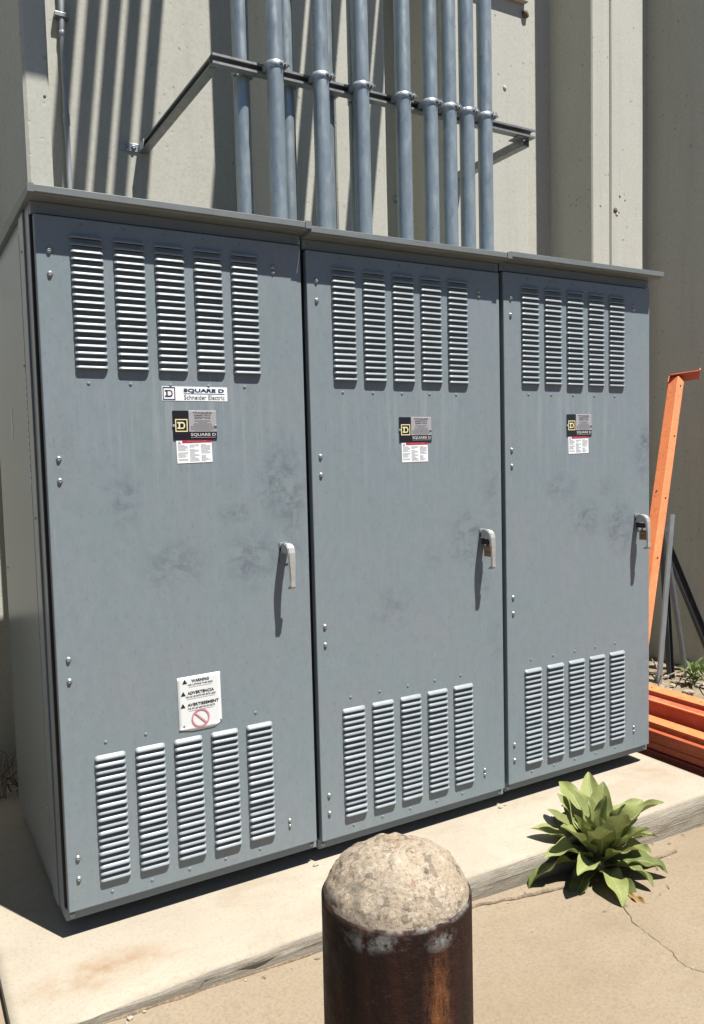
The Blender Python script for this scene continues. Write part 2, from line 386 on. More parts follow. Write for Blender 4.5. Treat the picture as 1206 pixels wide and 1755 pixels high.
# dark paving and building behind the camera, unseen, added to cut bounce light
bm = bmesh.new(); g = [[bm.verts.new((x, y, gz(x)+.006)) for y in (-13.0, -8, -5, -3.4, -2.35)] for x in xs[2:-2]]
for a, b in zip(g, g[1:]):
    for j in range(4): bm.faces.new((a[j], b[j], b[j+1], a[j+1]))
k = Mat('added_asphalt', (.045, .045, .046), .9); k.mix(k.ramp(k.noise(60, 4), .4, .7), (.065, .063, .06)); k.bump(k.noise(150, 3), .5, .006); M['added_asphalt'] = k.m
road = obj('bounce_absorber', bm, 'added_asphalt'); road['kind'] = 'structure'
k = Mat('blocker_brown', (.16, .12, .095), .9); k.mix(k.ramp(k.noise(3, 5), .4, .7), (.12, .09, .075)); M['blocker_brown'] = k.m
wh = thing('rear_light_blocker', 'unseen long brown block behind the camera, added to darken the shade', 'light blocker', (0, -19, -.3))
obj('wall', nbox(-16, 20, -6, 0, 0, 7.0, .02), 'blocker_brown', wh)
obj('roof', nbox(-16.3, 20.3, -6.3, .4, 7.002, 7.3, .02), 'added_asphalt', wh)
for j in range(6):
    o = obj('blocker_panel', nbox(-13+5.4*j, -9.6+5.4*j, .002, .06, .02, 3.6, .01), 'darkbar', wh)

# dirt line along the foot of the slab
bm = bmesh.new(); pts = [(-.1+i*.07, -.362+random.uniform(-.004, .006), gz(-.1+i*.07)) for i in range(41)]
tube(bm, pts, [random.uniform(.003, .010) for _ in pts], 6); obj('dirt_line', bm, 'joint', ground)

# ------------------------------------------------------------------ slab under the cabinets
bm = bmesh.new()
X0, X1, Y0, Y1 = -.205, 2.79, -.36, 1.71
nx = 90
def edge_y(x): return Y0 - .012*(x/2.8) + .006*noise.noise(Vector((x*3, 1.7, 0))) + .003*noise.noise(Vector((x*17, 4.7, 0)))
cols = []
for i in range(nx+1):
    x = X0+(X1-X0)*i/nx; y = edge_y(x); b = gz(x)-.05
    rr = .010 + .006*noise.noise(Vector((x*5, 9, 0)))
    lft = max(0, 1-abs(x-.02)/.3)
    cols.append([bm.verts.new(c) for c in ((x, y+.004, b), (x, y-.002, gz(x)+.03*(gz(x) < -.06)), (x, y-.004+.01*noise.noise(Vector((x*9, 0, 3))), -.5*abs(gz(x))), (x, y+rr*.15, -rr*(1.1+1.6*lft)), (x, y+rr*(1+lft), -rr*.22), (x, y+rr*2.2+.02*lft, 0), (x, Y1, 0))])
for a, b in zip(cols, cols[1:]):
    for j in range(6):
        f = bm.faces.new((a[j], b[j], b[j+1], a[j+1])); f.material_index = 1 if j < 3 else 0; f.smooth = j > 1
for c in (cols[0], cols[-1]):
    vs = list(c); e = bm.verts.new((c[-1].co.x, Y1, c[0].co.z)); f = bm.faces.new(vs+[e]); f.material_index = 0
bmesh.ops.recalc_face_normals(bm, faces=bm.faces)
slab = obj('slab', bm, None, mats=['slab', 'slab_edge']); slab['kind'] = 'structure'

# ------------------------------------------------------------------ concrete wall with ribs
WALL_Y = 1.71
wall = thing('concrete_wall', 'cream painted precast concrete wall with deep vertical ribs behind the cabinets', 'wall', (0, WALL_Y, -.3))
H = 8.3
obj('wall_sheet', nbox(-7, 11, 0, .25, 0, H), 'wall', wall)
def rib(x0, x1, yf, slant=.06, joint=None):
    d = WALL_Y - yf
    segs = [(x0, x1)] if joint is None else [(x0, joint-.003), (joint+.004, x1)]
    first = None
    for i, (a, b) in enumerate(segs):
        sl_, sr_ = slant if isinstance(slant, tuple) else (slant, slant)
        l = sl_ if i == 0 else 0; r = sr_ if i == len(segs)-1 else 0
        bm = bmesh.new(); n = 28
        prof = [(a-l, -.0), (a, -d), (b, -d), (b+r, -.0)]
        c = .008
        prof = [(a-l, .02), (a-l*.05, -d+c), (a+c, -d), (b-c, -d), (b+r*.05, -d+c), (b+r, .02)]
        rows = []
        for kz in range(n+1):
            z = H*kz/n
            rows.append([bm.verts.new((px + .0025*noise.noise(Vector((px*4, z*1.3, 5))), py + (.002*noise.noise(Vector((px*3, z*1.1, 1))) if py < 0 else 0), z)) for px, py in prof])
        for p0, p1 in zip(rows, rows[1:]):
            for j in range(len(prof)-1): bm.faces.new((p0[j], p0[j+1], p1[j+1], p1[j]))
        bmesh.ops.recalc_face_normals(bm, faces=bm.faces)
        o = obj('rib', bm, 'wall', wall)
rib(-3.7, -3.15, 1.35); rib(-2.4, -1.85, 1.35); rib(-1.15, -.75, 1.35)
rib(.221, .327, 1.35, (.14, .03))
rib(1.493, 2.055, 1.20, .08, 1.735)
rib(2.535, 3.085, 1.20, .06)
rib(3.795, 4.294, 1.35, .03, 3.969)
rib(4.82, 5.4, 1.20, .05)
rib(6.0, 6.5, 1.35)
# joint floor behind the two split ribs
obj('joint_strip', nbox(1.70, 1.77, -.49, -.45, 0, H), 'joint', wall)
obj('joint_strip', nbox(3.94, 4.0, -.34, -.30, 0, H), 'joint', wall)
# window high on the third rib: only its lower edge is in view
wn = bpy.data.objects.new('window', None); COL.objects.link(wn); wn.parent = wall; wn.location = (0, 1.20-WALL_Y, .3)
bm = bmesh.new()
box(bm, 2.62, 3.07, -.035, -.004, 4.215, 4.26, .004)
box(bm, 2.62, 2.65, -.03, -.004, 4.262, 5.1, .003); box(bm, 3.045, 3.07, -.03, -.004, 4.262, 5.1, .003); box(bm, 2.62, 3.07, -.03, -.004, 5.102, 5.14, .003)
obj('frame', bm, 'wall', wn)
obj('pane', nbox(2.652, 3.043, -.014, -.005, 4.262, 5.1), 'glass', wn)
obj('mullion', nbox(3.0, 3.006, -.02, -.016, 4.262, 5.1), 'darkbar', wn)
# dents and chips in the concrete
def lump(name, x, yf, z, r, mat, depth=.35):
    bm = bmesh.new(); bmesh.ops.create_icosphere(bm, subdivisions=2, radius=r)
    for v in bm.verts: v.co *= 1+.35*noise.noise(v.co*60+Vector((x, z, 0))); v.co.y *= depth
    return obj(name, bm, mat, wall, (x, yf-WALL_Y, z+.3), True)
lump('chip', 4.015, 1.348, 3.17, .018, 'joint'); lump('patch', 4.03, 1.349, 3.145, .012, 'wall', .3)
lump('patch', 2.905, 1.1995, 3.70, .014, 'wall', .5); lump('chip', 3.068, 1.195, 4.16, .025, 'joint', .8)
for kx, kz, kr in ((4.06, 3.27, .008), (4.11, 3.25, .006), (4.05, 3.16, .006), (3.87, 3.18, .006), (4.09, 2.98, .005)):
    lump('chip', kx, 1.3495, kz, kr, 'joint')
lump('chip', .305, 1.3495, 3.2, .007, 'joint')

# unseen green box left of the cabinets, added to block light from that side
M['green'] = Mat('dark_green_paint', (.022, .045, .026), .45).m
tr = thing('side_light_blocker', 'unseen dark green box left of the cabinets, added to block light', 'side_light_blocker', (-1.72, .78, gz(-2.15)))
obj('blocker_base', nbox(-.95, .95, -.8, .8, -.05, .12, .01), 'slab', tr)
bm = bmesh.new(); prism(bm, [(-.7, .122), (.62, .122), (.62, 2.0), (-.55, 2.1), (-.7, 1.95)], -.85, .85, 'x', .01); obj('blocker_body', bm, 'green', tr)
obj('door', nbox(-.80, -.01, -.712, -.702, .16, 1.9, .003), 'green', tr); obj('door', nbox(.01, .80, -.712, -.702, .16, 1.9, .003), 'green', tr)

# thin conduit on the wall beside the narrow rib
tc = thing('thin_conduit', 'thin painted conduit running up the wall beside the narrow left rib', 'conduit', (.466, WALL_Y-.02, -.1))
bm = bmesh.new(); tube(bm, [(0, 0, z*.4) for z in range(21)], .0145, 12); obj('pipe', bm, 'greybar', tc)  # darker grey than the wall paint, the pipe's shade put into its colour
for z, r, h in ((3.75, .017, .03), (3.32, .018, .06), (1.9, .018, .03)):
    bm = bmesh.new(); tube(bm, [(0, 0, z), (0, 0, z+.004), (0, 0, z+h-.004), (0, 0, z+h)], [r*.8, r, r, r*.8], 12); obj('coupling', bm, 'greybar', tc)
obj('strap', nbox(-.035, .035, -.018, .019, 3.84, 3.862, .002), 'strut', tc)

# ------------------------------------------------------------------ cabinets
W = .914
def louver_mesh(w=.100, h=.0150, d=.0125):
    bm = bmesh.new(); nx, ny = 12, 4
    xs = [-.5, -.485, -.46, -.43, -.39, -.2, .2, .39, .43, .46, .485, .5]
    G = []
    for x in xs:
        e = max(0., 1-((abs(x)-.39)/.11)**2) ** .5 if abs(x) > .39 else 1.
        col = []
        for j in range(ny+1):
            t = j/ny
            y = -d*e*(math.sin(t*math.pi/2)**.9)
            col.append(bm.verts.new((x*w, y-.0006, h*(1-t)*(0.55+.45*e) - 0.0005*(1-e))))
        G.append(col)
    for a, b in zip(G, G[1:]):
        for j in range(ny):
            f = bm.faces.new((a[j], a[j+1], b[j+1], b[j])); f.smooth = True
    # turned-in lip
    for a, b in zip(G[1:-1], G[2:-1]):
        p = bm.verts.new(a[ny].co+Vector((0, .0014, -.0004))); q = bm.verts.new(b[ny].co+Vector((0, .0014, -.0004)))
        bm.faces.new((a[ny], p, q, b[ny]))
    # near-black face behind the hood, the opening's shade put in as colour
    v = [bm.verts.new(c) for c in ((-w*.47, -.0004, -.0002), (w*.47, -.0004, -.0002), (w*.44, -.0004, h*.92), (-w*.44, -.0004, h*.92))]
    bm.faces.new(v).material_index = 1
    me = bpy.data.meshes.new('louver'); bm.to_mesh(me); bm.free()
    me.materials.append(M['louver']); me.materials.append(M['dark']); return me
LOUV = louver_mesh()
def bolt_mesh(r=.0072, h=.007):
    bm = bmesh.new()
    n = 12; prof = [(r*1.25, 0), (r*1.25, .0012), (r, .0014), (r*.97, h*.55), (r*.72, h*.9), (r*.35, h), (r*.3, h*.75), (0, h*.7)]
    rings = []
    for rr, y in prof[:-1]: rings.append([bm.verts.new((rr*math.cos(2*math.pi*j/n), -y, rr*math.sin(2*math.pi*j/n))) for j in range(n)])
    c = bm.verts.new((0, -prof[-1][1], 0))
    for a, b in zip(rings, rings[1:]):
        for j in range(n): bm.faces.new((a[j], b[j], b[(j+1) % n], a[(j+1) % n]))
    for j in range(n): bm.faces.new((rings[-1][j], c, rings[-1][(j+1) % n]))
    me = bpy.data.meshes.new('bolt'); bm.to_mesh(me); bm.free(); me.materials.append(M['bolt'])
    for p in me.polygons: p.use_smooth = True
    return me
BOLT = bolt_mesh(); RIVET = bolt_mesh(.0042, .0028)
RIVET.materials.clear(); RIVET.materials.append(M['paint_plain'])
def handle_mesh():
    bm = bmesh.new()
    w = .0145
    prof = [(0, .034), (-.030, .040), (-.052, .036), (-.066, .024), (-.072, .004), (-.0735, -.03), (-.0740, -.10), (-.0755, -.128), (-.070, -.138),
            (-.046, -.141), (-.043, -.136), (-.056, -.130), (-.064, -.121), (-.064, -.10), (-.0625, -.03), (-.058, -.008), (-.046, .001), (-.030, .000), (0, -.004)]
    def wd(z): return w*(1.0 if z > -.02 else max(.72, 1-.32*(-z-.02)/.1)) * (1 if z > -.125 else 1.15)
    a = [bm.verts.new((-wd(z), y, z)) for y, z in prof]; b = [bm.verts.new((wd(z), y, z)) for y, z in prof]
    n = len(prof)
    for i in range(n-1): bm.faces.new((a[i], a[i+1], b[i+1], b[i]))
    bm.faces.new((a[n-1], a[0], b[0], b[n-1]))
    # sides as quads between outer and inner outline
    pairs = [(i, n-1-i) for i in range(n//2)]
    for s in (a, b):
        for (i, j), (i2, j2) in zip(pairs, pairs[1:]): bm.faces.new((s[i], s[i2], s[j2], s[j]))
        bm.faces.new((s[8], s[9], s[10]))
    bmesh.ops.recalc_face_normals(bm, faces=bm.faces)
    bmesh.ops.bevel(bm, geom=[e for e in bm.edges if len(e.link_faces) == 2 and e.calc_face_angle(0) > .9], offset=.003, segments=2, affect='EDGES')
    me = bpy.data.meshes.new('handle'); bm.to_mesh(me); bm.free(); me.materials.append(M['handle']); return me
HANDLE = handle_mesh()
bm = bmesh.new(); tube(bm, [(0, -.001, 0), (0, -.006, 0), (0, -.008, 0), (0, -.034, 0)], [.019, .019, .013, .012], 20)
BOSS = bpy.data.meshes.new('boss'); bm.to_mesh(BOSS); bm.free(); BOSS.materials.append(M['shade_hardware'])

DOOR_T, DOOR_B = 2.278, .092
def square_d(parent, cx, cz, s, y, outer, inner, name='emblem'):
    """boxed letter D emblem: square ring plus slab-serif D"""
    bm = bmesh.new(); t = s*.075; h = s/2
    for (a, b, c, d) in ((-h, h, h-t, h), (-h, h, -h, -h+t), (-h, -h+t, -h+t, h-t), (h-t, h, -h+t, h-t)):
        box(bm, cx+a, cx+b, y-.0005, y, cz+c, cz+d)
    # letter D
    k = s*.27; th = s*.11
    out = [(-k*1.25, k), (k*.35, k)] + [(k*.35+k*.75*math.cos(t2), k*math.sin(t2)) for t2 in [R(80-20*i) for i in range(9)]] + [(k*.35, -k), (-k*1.25, -k), (-k*1.25, -k+th), (-k*.85, -k+th), (-k*.85, k-th), (-k*1.25, k-th)]
    prism(bm, [(cx+a, cz+b) for a, b in out], y-.0006, y, 'y')
    hole = [(-k*.40, k-th), (k*.30, k-th)] + [(k*.30+k*.40*math.cos(t2), (k-th)*math.sin(t2)) for t2 in [R(70-35*i) for i in range(5)]] + [(k*.30, -k+th), (-k*.40, -k+th)]
    prism(bm, [(cx+a, cz+b) for a, b in hole], y-.0010, y-.0007, 'y', mi=1)
    return obj(name, bm, None, parent, mats=[outer, inner])

def make_cabinet(i, label, lift):
    x0 = i*W
    c = thing('electrical_cabinet', label, 'electrical cabinet', (x0, 0, lift), 'row of three electrical cabinets')
    g = .011
    # enclosure shell
    body = obj('enclosure', nbox(.003, W-.003, .045, 1.075, .057, 2.318, .003), 'paint_plain', c)
    obj('base_channel', nbox(.03, W-.03, .16, 1.02, -lift, .056, .004), 'shade_hardware', c)
    obj('door_gap_shade', nbox(.0035, W-.0035, .034, .0445, .0995, 2.2825), 'shade_hardware', c)  # black sheet behind the door, paints the shade in its gaps
    # header above the door and sill rail below it
    obj('header', nbox(.004, W-.004, .014, .0445, 2.283, 2.318, .002), 'paint_plain', c)
    sill = obj('sill_rail', nbox(.004, W-.004, .020, .0445, .058, .0985, .0025), 'paint_plain', c)
    for bx in (.024, W-.024): link('bolt', BOLT, None, sill, (bx, .020, .074))
    # roof
    bm = bmesh.new(); rx0, rx1 = (-.012 if i == 0 else .0015), (W+.010 if i == 2 else W-.0015)
    prof = [(-.064, 2.3225), (-.064, 2.344), (.45, 2.362), (1.10, 2.335), (1.10, 2.3185), (.02, 2.3185), (-.046, 2.3185), (-.050, 2.3225)]
    prism(bm, prof, rx0, rx1, 'x', .0015)
    rf = obj('roof', bm, 'roof', c)
    if i == 0:
        bm = bmesh.new(); box(bm, -.0135, .0045, -.0660, -.0648, 2.321, 2.3455); obj('end_flashing', bm, 'roof', rf)
    # roof lap over the neighbour
    if i < 2:
        bm = bmesh.new(); box(bm, W-.020, W+.004, -.0665, -.0648, 2.3215, 2.3465)
        obj('seam_cap', bm, 'roof', rf)
    # door
    bm = bmesh.new(); box(bm, g, W-g, 0, .029, DOOR_B, DOOR_T, .0035, 3)
    door = obj('door', bm, DOOR_PAINT[i], c)
    for col in range(5):
        cx = .161+.131*col - (.005 if i == 2 else 0)
        for k in range(19):
            for z in (2.2155-.02205*k, .5700-.02235*k):
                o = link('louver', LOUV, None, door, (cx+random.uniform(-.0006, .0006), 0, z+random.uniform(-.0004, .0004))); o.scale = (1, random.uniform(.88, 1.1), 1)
        for z in (2.258, 1.774, .625, .125): link('rivet', RIVET, None, door, (cx-.012, 0, z))
    for z in (2.172, 2.102, 1.54, 1.472, .910, .841, .266, .197): link('bolt', BOLT, None, door, (.050-.004*(2.17-z)/2, 0, z))
    for z in (2.192, 2.174, .199, .179):
        o = link('bolt', BOLT, None, door, (.794, 0, z)); o.scale = (.85, .85, .85)
    hx = (.802, .797, .815)[i]; hz = 1.188
    h = link('handle', HANDLE, None, c, (hx, -.001, hz)); h.scale = (.92, .96, .90); link('boss', BOSS, None, h, (0, 0, .016))
    obj('base_plate', nbox(-.019, .019, -.0035, -.0004, -.045, .042, .0015), 'paint_plain', h)
    if i: obj('lock_hasp', nbox(-.010, .010, -.050, -.004, -.030, -.006, .002), 'shade_hardware', h)
    for z in (2.300,):
        for bx in (.025, .46, W-.03): link('rivet', RIVET, None, c, (bx, .014, z))
    # nameplate and hazard label
    px = (.413, .394, .365)[i]; pz = (1.594, 1.587, 1.594)[i]
    npl = obj('nameplate', nbox(px, px+.152, -.0018, 0, pz, pz+.097, .0006, 1), 'plate', c)
    y = -.0022
    bm = bmesh.new(); box(bm, px, px+.055, -.0023, -.0017, pz, pz+.097); box(bm, px+.0552, px+.152, -.0023, -.0017, pz, pz+.027)
    obj('black_field', bm, 'black', npl)
    square_d(npl, px+.029, pz+.048, .042, -.0024, 'yellow', 'black')
    obj('lettering', text_mesh('SQUARE D', .02, px+.104, pz+.0165, -.0024, .088, .0115, .0004), 'light_print', npl)
    obj('underline', nbox(px+.060, px+.148, -.0029, -.0024, pz+.0075, pz+.0085), 'light_print', npl)
    for j, (t, wd) in enumerate((('TYPE 3R ENCLOSURE', .066), ('GABINETE TIPO 3R', .058), ('COFFRET TYPE 3R', .056))):
        obj('lettering', text_mesh(t, .01, px+.103, pz+.0905-.0085*j, -.0019, wd, .0050), 'dim_print', npl)
    bm = bmesh.new(); rr = random.Random(3)
    for j in range(11):
        z = pz+.0650-.0034*j; ww = (.052, .058, .034, .062, .066, .062, .084, .084, .080, .084, .06)[j]
        x = px+.103-ww/2
        while x < px+.103+ww/2:
            l = rr.uniform(.002, .007); box(bm, x, min(x+l, px+.103+ww/2), -.0021, -.0017, z-.0011, z+.0004); x += l+.0011
    obj('fine_print', bm, 'dim_print', npl)
    for bx in (px+.003, px+.149): link('rivet', RIVET, None, npl, (bx, -.002, pz+.046))
    # hazard label, stuck on a little crooked
    lx = px+.011; lz = pz-.078; tilt = .022
    bm = bmesh.new(); box(bm, 0, .123, -.0008, 0, 0, .076)
    hl = obj('hazard_label', bm, 'white', c, (lx, -.0003, lz)); hl.rotation_euler = (0, -tilt if i != 1 else -.01, 0)
    bm = bmesh.new(); box(bm, .020, .123, -.0012, -.0008, .0665, .0755); obj('red_band', bm, 'red', hl)
    obj('lettering', text_mesh('DANGER / PELIGRO / DANGER', .008, .072, .0709, -.0012, .07, .0042), 'pale_red', hl)
    bm = bmesh.new(); prism(bm, [(.004, .064), (.017, .064), (.0105, .075)], -.0012, -.0008, 'y')
    for cc in range(3):
        bx = (.005, .045, .085)[cc]
        for j in range(16):
            if rr.random() < .12: continue
            z = .0605-.0036*j; ww = .033*rr.choice((1, 1, 1, .95, .7, .5)); x = bx
            while x < bx+ww:
                l = rr.uniform(.0015, .006); box(bm, x, min(x+l, bx+ww), -.0012, -.0008, z-.0011, z+.0005); x += l+.001
    obj('fine_print', bm, 'grey_print', hl)
    return c

cabs = [make_cabinet(0, 'left grey electrical cabinet with the white maker sticker and warning label', .004),
        make_cabinet(1, 'middle grey electrical cabinet between two others, padlock on its handle', -.008),
        make_cabinet(2, 'right grey electrical cabinet at the end beside the orange beams', 0.)]
cl = cabs[0]
# maker sticker on the left door
st = obj('maker_sticker', nbox(.381, .608, -.0009, -.0002, 1.7235, 1.7705), 'white', cl)
square_d(st, .4045, 1.747, .042, -.0010, 'navy', 'cream')
obj('lettering', text_mesh('SQUARE D', .02, .5255, 1.7575, -.0010, .142, .0135, .0006), 'navy', st)
obj('underline', nbox(.454, .598, -.0015, -.0010, 1.7465, 1.7483), 'navy', st)
obj('lettering', text_mesh('Schneider Electric', .02, .5265, 1.7358, -.0010, .142, .0150), 'dim_print', st)
# warning label, lower corners curling over the louvers
bm = bmesh.new()
nx, nz = 12, 16; lw, lh = .153, .190; G = []
for a in range(nx+1):
    col = []
    for b in range(nz+1):
        u, v = a/nx, b/nz; y = -.0010
        cl_, cr_ = u+v*1.0, (1-u)+v*1.0
        if cl_ < .12: y -= .05*(.12-cl_)**1.3*.4
        y -= .0010*max(0, .04-v)/.04
        zz = v*lh
        if u < .30 and v == 0: zz += (.30-u)*.035
        if u > .82 and b == 0: zz += (u-.82)*.10
        col.append(bm.verts.new((u*lw, y, zz)))
    G.append(col)
for a in range(nx):
    for b in range(nz): bm.faces.new((G[a][b], G[a+1][b], G[a+1][b+1], G[a][b+1]))
wl = obj('warning_label', bm, 'sun_white', cl, (.394, 0, .604), True); wl.rotation_euler = (0, -.012, 0)
sm = wl.modifiers.new('thickness', 'SOLIDIFY'); sm.thickness = .0004; sm.offset = 1
def tri(bm, cx, cz, s): prism(bm, [(cx-s, cz-s*.8), (cx+s, cz-s*.8), (cx, cz+s*1.0)], -.0022, -.0016, 'y')
for (t, z, w_, sub, sw, tx) in (('WARNING', .1735, .062, 'NO LIFTING THIS SIDE', .088, .026), ('ADVERTENCIA', .1325, .094, 'NO LO LEVANTE POR ESTE LADO', .106, .019), ('AVERTISSEMENT', .0915, .112, 'PAS DE LEVAGE DE CE COTE', .096, .016)):
    cx = .081 if t == 'WARNING' else .081 if t[:3] == 'ADV' else .088
    obj('lettering', text_mesh(t, .01, cx, z, -.0016, w_, .0100, .0002), 'black', wl)
    bm = bmesh.new(); tri(bm, tx, z, .0085); obj('hazard_triangle', bm, 'black', wl)
    obj('lettering', text_mesh(sub, .01, .081, z-.0125, -.0016, sw, .0052, .0001), 'dim_print', wl)
    bm = bmesh.new(); x = .081-sw*.46; rr = random.Random(len(t))
    while x < .081+sw*.46:
        l = rr.uniform(.002, .006); box(bm, x, x+l, -.0020, -.0016, z-.0213, z-.0196); x += l+.0011
    obj('fine_print', bm, 'grey_print', wl)
bm = bmesh.new(); n = 40; cx, cz, ro, ri = .076, .041, .0320, .0268
a = [(bm.verts.new((cx+ro*math.cos(2*math.pi*j/n), -.0032, cz+ro*math.sin(2*math.pi*j/n))), bm.verts.new((cx+ri*math.cos(2*math.pi*j/n), -.0032, cz+ri*math.sin(2*math.pi*j/n)))) for j in range(n)]
for j in range(n): bm.faces.new((a[j][0], a[(j+1) % n][0], a[(j+1) % n][1], a[j][1]))
d = Vector((1, 0, -1)).normalized(); nn = Vector((1, 0, 1)).normalized()*.0024; cc = Vector((cx, -.0033, cz))
bm.faces.new([bm.verts.new(q) for q in (cc-d*ri-nn, cc+d*ri-nn, cc+d*ri+nn, cc-d*ri+nn)])
obj('prohibition_sign', bm, 'pale_red', wl)
# side panel of the left cabinet: flanged cover with screws and worn marks
sp = obj('side_panel', nbox(-.0005, .0025, .235, 1.03, .10, 2.27, .001, 1), 'paint_plain', cl)
obj('side_flange', nbox(-.0028, .0026, .125, .210, .062, 2.315, .001, 1), 'paint_plain', cl)
for yy, zz in ((.25, .95), (.25, 1.85), (.25, .35), (.98, 1.1), (.98, .4), (.17, 1.35), (.17, 2.2), (.5, .16), (.8, .16)):
    o = link('bolt', BOLT, None, sp, (-.0006 if yy > .22 else -.003, yy, zz)); o.rotation_euler = (0, 0, -math.pi/2); o.scale = (.5, .5, .5)
bm = bmesh.new(); rr = random.Random(2)
for j in range(16):
    z = 1.46+.023*j; box(bm, -.0032, -.0029, .222-.006, .222+.010, z, z+rr.uniform(.004, .018))
for v in bm.verts: v.co.x += .0002
obj('worn_label', bm, 'plate', sp)
obj('worn_label', nbox(-.0012, -.0006, .60, .64, 1.62, 1.74), 'plate', sp)

# padlocks
def padlock(x, z, label):
    p = thing('padlock', label, 'padlock', (x, -.046, z), 'padlocks on the handles'); p.scale = (1.25, 1.25, 1.25)
    b = obj('body', nbox(-.011, .011, -.017, .017, -.028, .008, .003), 'brass', p)
    bm = bmesh.new()
    pts = [(0, -.011, .005), (0, -.011, .022)] + [(0, -.011*math.cos(t), .022+.011*math.sin(t)) for t in [R(30*j) for j in range(1, 6)]] + [(0, .011, .022), (0, .011, .005)]
    tube(bm, pts, .0032, 8); obj('shackle', bm, 'bolt', p)
padlock(W+.797, 1.140, 'small brown padlock hanging from the handle of the middle cabinet')
padlock(2*W+.815, 1.140, 'small brown padlock hanging from the handle of the right cabinet')

# ------------------------------------------------------------------ conduits
CR = .0365
LEAN = .125
# x, y, x of the unseen run above the offset, set for its wall shadows (at z=4.35)
front = [(1.096, .57, .858), (1.315, .57, 1.062), (1.519, .57, 1.60), (1.745, .57, 1.695), (1.897, .57, 1.79), (2.008, .57, 1.90), (2.115, .57, 2.11), (2.228, .57, 2.20)]
rear = [(.999, .70, .726), (1.212, .70, .940), (1.411, .70, 1.155), (1.570, .70, 1.66)]
ordw = ['first', 'second', 'third', 'fourth', 'fifth', 'sixth', 'seventh', 'eighth']
def conduit(x, y, xu, label, grp):
    pts = [(x, y, 2.30+.1*j) for j in range(15)] + [(x, y, 3.78)]
    a = Vector((x, y, 3.78)); b = Vector((xu, y, 4.30)); top = Vector((xu+LEAN*3.2, y, 7.5))
    for j in range(1, 8):
        t = j/8; s = t*t*(3-2*t); pts.append((x+(xu-x)*s, y, 3.78+.52*t))
    pts += [b] + [b+(top-b)*(j/10) for j in range(1, 11)] + [(top.x, y+.3, 7.75), (top.x, WALL_Y+.05, 7.8)]
    t = thing('conduit', label, 'conduit', (0, 0, 0), grp)
    bm = bmesh.new(); tube(bm, pts, CR, 20); obj('pipe', bm, 'conduit', t)
    bm = bmesh.new(); tube(bm, [(x, y, 2.335), (x, y, 2.345), (x, y, 2.375), (x, y, 2.385)], [CR+.004, CR+.010, CR+.010, CR+.003], 20)
    obj('hub', bm, 'clamp', t)
for i, (x, y, xu) in enumerate(front):
    conduit(x, y, xu, '%s from the left of the galvanized conduits clamped to the front of the rail' % ordw[i], 'conduits rising from the cabinets')
rl = ['galvanized conduit behind the rail, leftmost of all, left of the first clamped one', 'galvanized conduit behind the rail, just right of the first clamped conduit',
      'galvanized conduit behind the rail, mostly hidden by the second clamped conduit', 'galvanized conduit behind the rail, mostly hidden by the third clamped conduit']
for (x, y, xu), lb in zip(rear, rl): conduit(x, y, xu, lb, 'conduits rising from the cabinets')
pb = thing('shadow_caster_box', 'unseen grey box high above the narrow rib, added to cast a shadow on it', 'shadow caster', (.60, .66, 5.30))  # out of view, added to shade the top of the narrow rib
obj('box_shell', nbox(-.13, .13, -.10, .10, 0, 1.6, .03, 4), 'paint_plain', pb)
obj('cover', nbox(-.12, .12, -.106, -.101, .02, 1.58, .002), 'paint_plain', pb)

# ------------------------------------------------------------------ strut frame
sf = thing('strut_frame', 'galvanized channel rail on two wall arms holding the conduits', 'pipe support', (0, 0, 0))
ZS = 3.155
def channel(p0, p1, slot, name):
    """41 mm strut channel from p0 to p1 (centre line); slot is the direction its open side faces"""
    p0, p1, s = Vector(p0), Vector(p1), Vector(slot).normalized()
    d = (p1-p0).normalized(); u = d.cross(s).normalized(); a = .0206; t = .0026; lip = .0095; inn = .009
    out = [(-lip-.0015, a), (-a, a), (-a, -a), (a, -a), (a, a), (lip+.0015, a)]
    prof = [(-a+lip, a), (-a, a), (-a, -a), (a, -a), (a, a), (a-lip, a), (a-lip, a-inn), (a-lip+t, a-inn), (a-lip+t, a-t), (a-t, a-t), (a-t, -a+t), (-a+t, -a+t), (-a+t, a-t), (-a+lip-t, a-t), (-a+lip-t, a-inn), (-a+lip, a-inn)]
    bm = bmesh.new(); A = [bm.verts.new(p0+u*x+s*y) for x, y in prof]; B = [bm.verts.new(p1+u*x+s*y) for x, y in prof]
    n = len(prof)
    for i in range(n): bm.faces.new((A[i], A[(i+1) % n], B[(i+1) % n], B[i]))
    for q in (A, B): bm.faces.new(q)
    bmesh.ops.recalc_face_normals(bm, faces=bm.faces)
    return obj(name, bm, 'strut', sf)
channel((.838, .636, ZS+.0206), (2.603, .636, ZS+.0206), (0, -1, 0), 'front_rail')
channel((.858, .658, ZS+.019), (.858, WALL_Y-.004, ZS+.019), (-1, 0, 0), 'arm')
channel((2.555, .636, ZS-.0215), (2.555, WALL_Y-.004, ZS-.0215), (0, 0, 1), 'arm')
for bx in (.858, 2.555):
    zc = ZS+.019 if bx < 1 else ZS-.0215
    bm = bmesh.new(); box(bm, bx-.125, bx-.0215, WALL_Y-.007, WALL_Y-.001, zc-.021, zc+.021, .001); box(bm, bx-.0275, bx-.0215, WALL_Y-.09, WALL_Y-.0072, zc-.021, zc+.021, .001)
    br = obj('wall_bracket', bm, 'clamp', sf)
    for q in (bx-.055, bx-.10): link('bolt', BOLT, None, br, (q, WALL_Y-.007, zc)).scale = (1.5, 1.5, 1.5)
obj('corner_gusset', nbox(2.49, 2.53, .62, .70, ZS-.006, ZS-.001, .001), 'strut', sf)
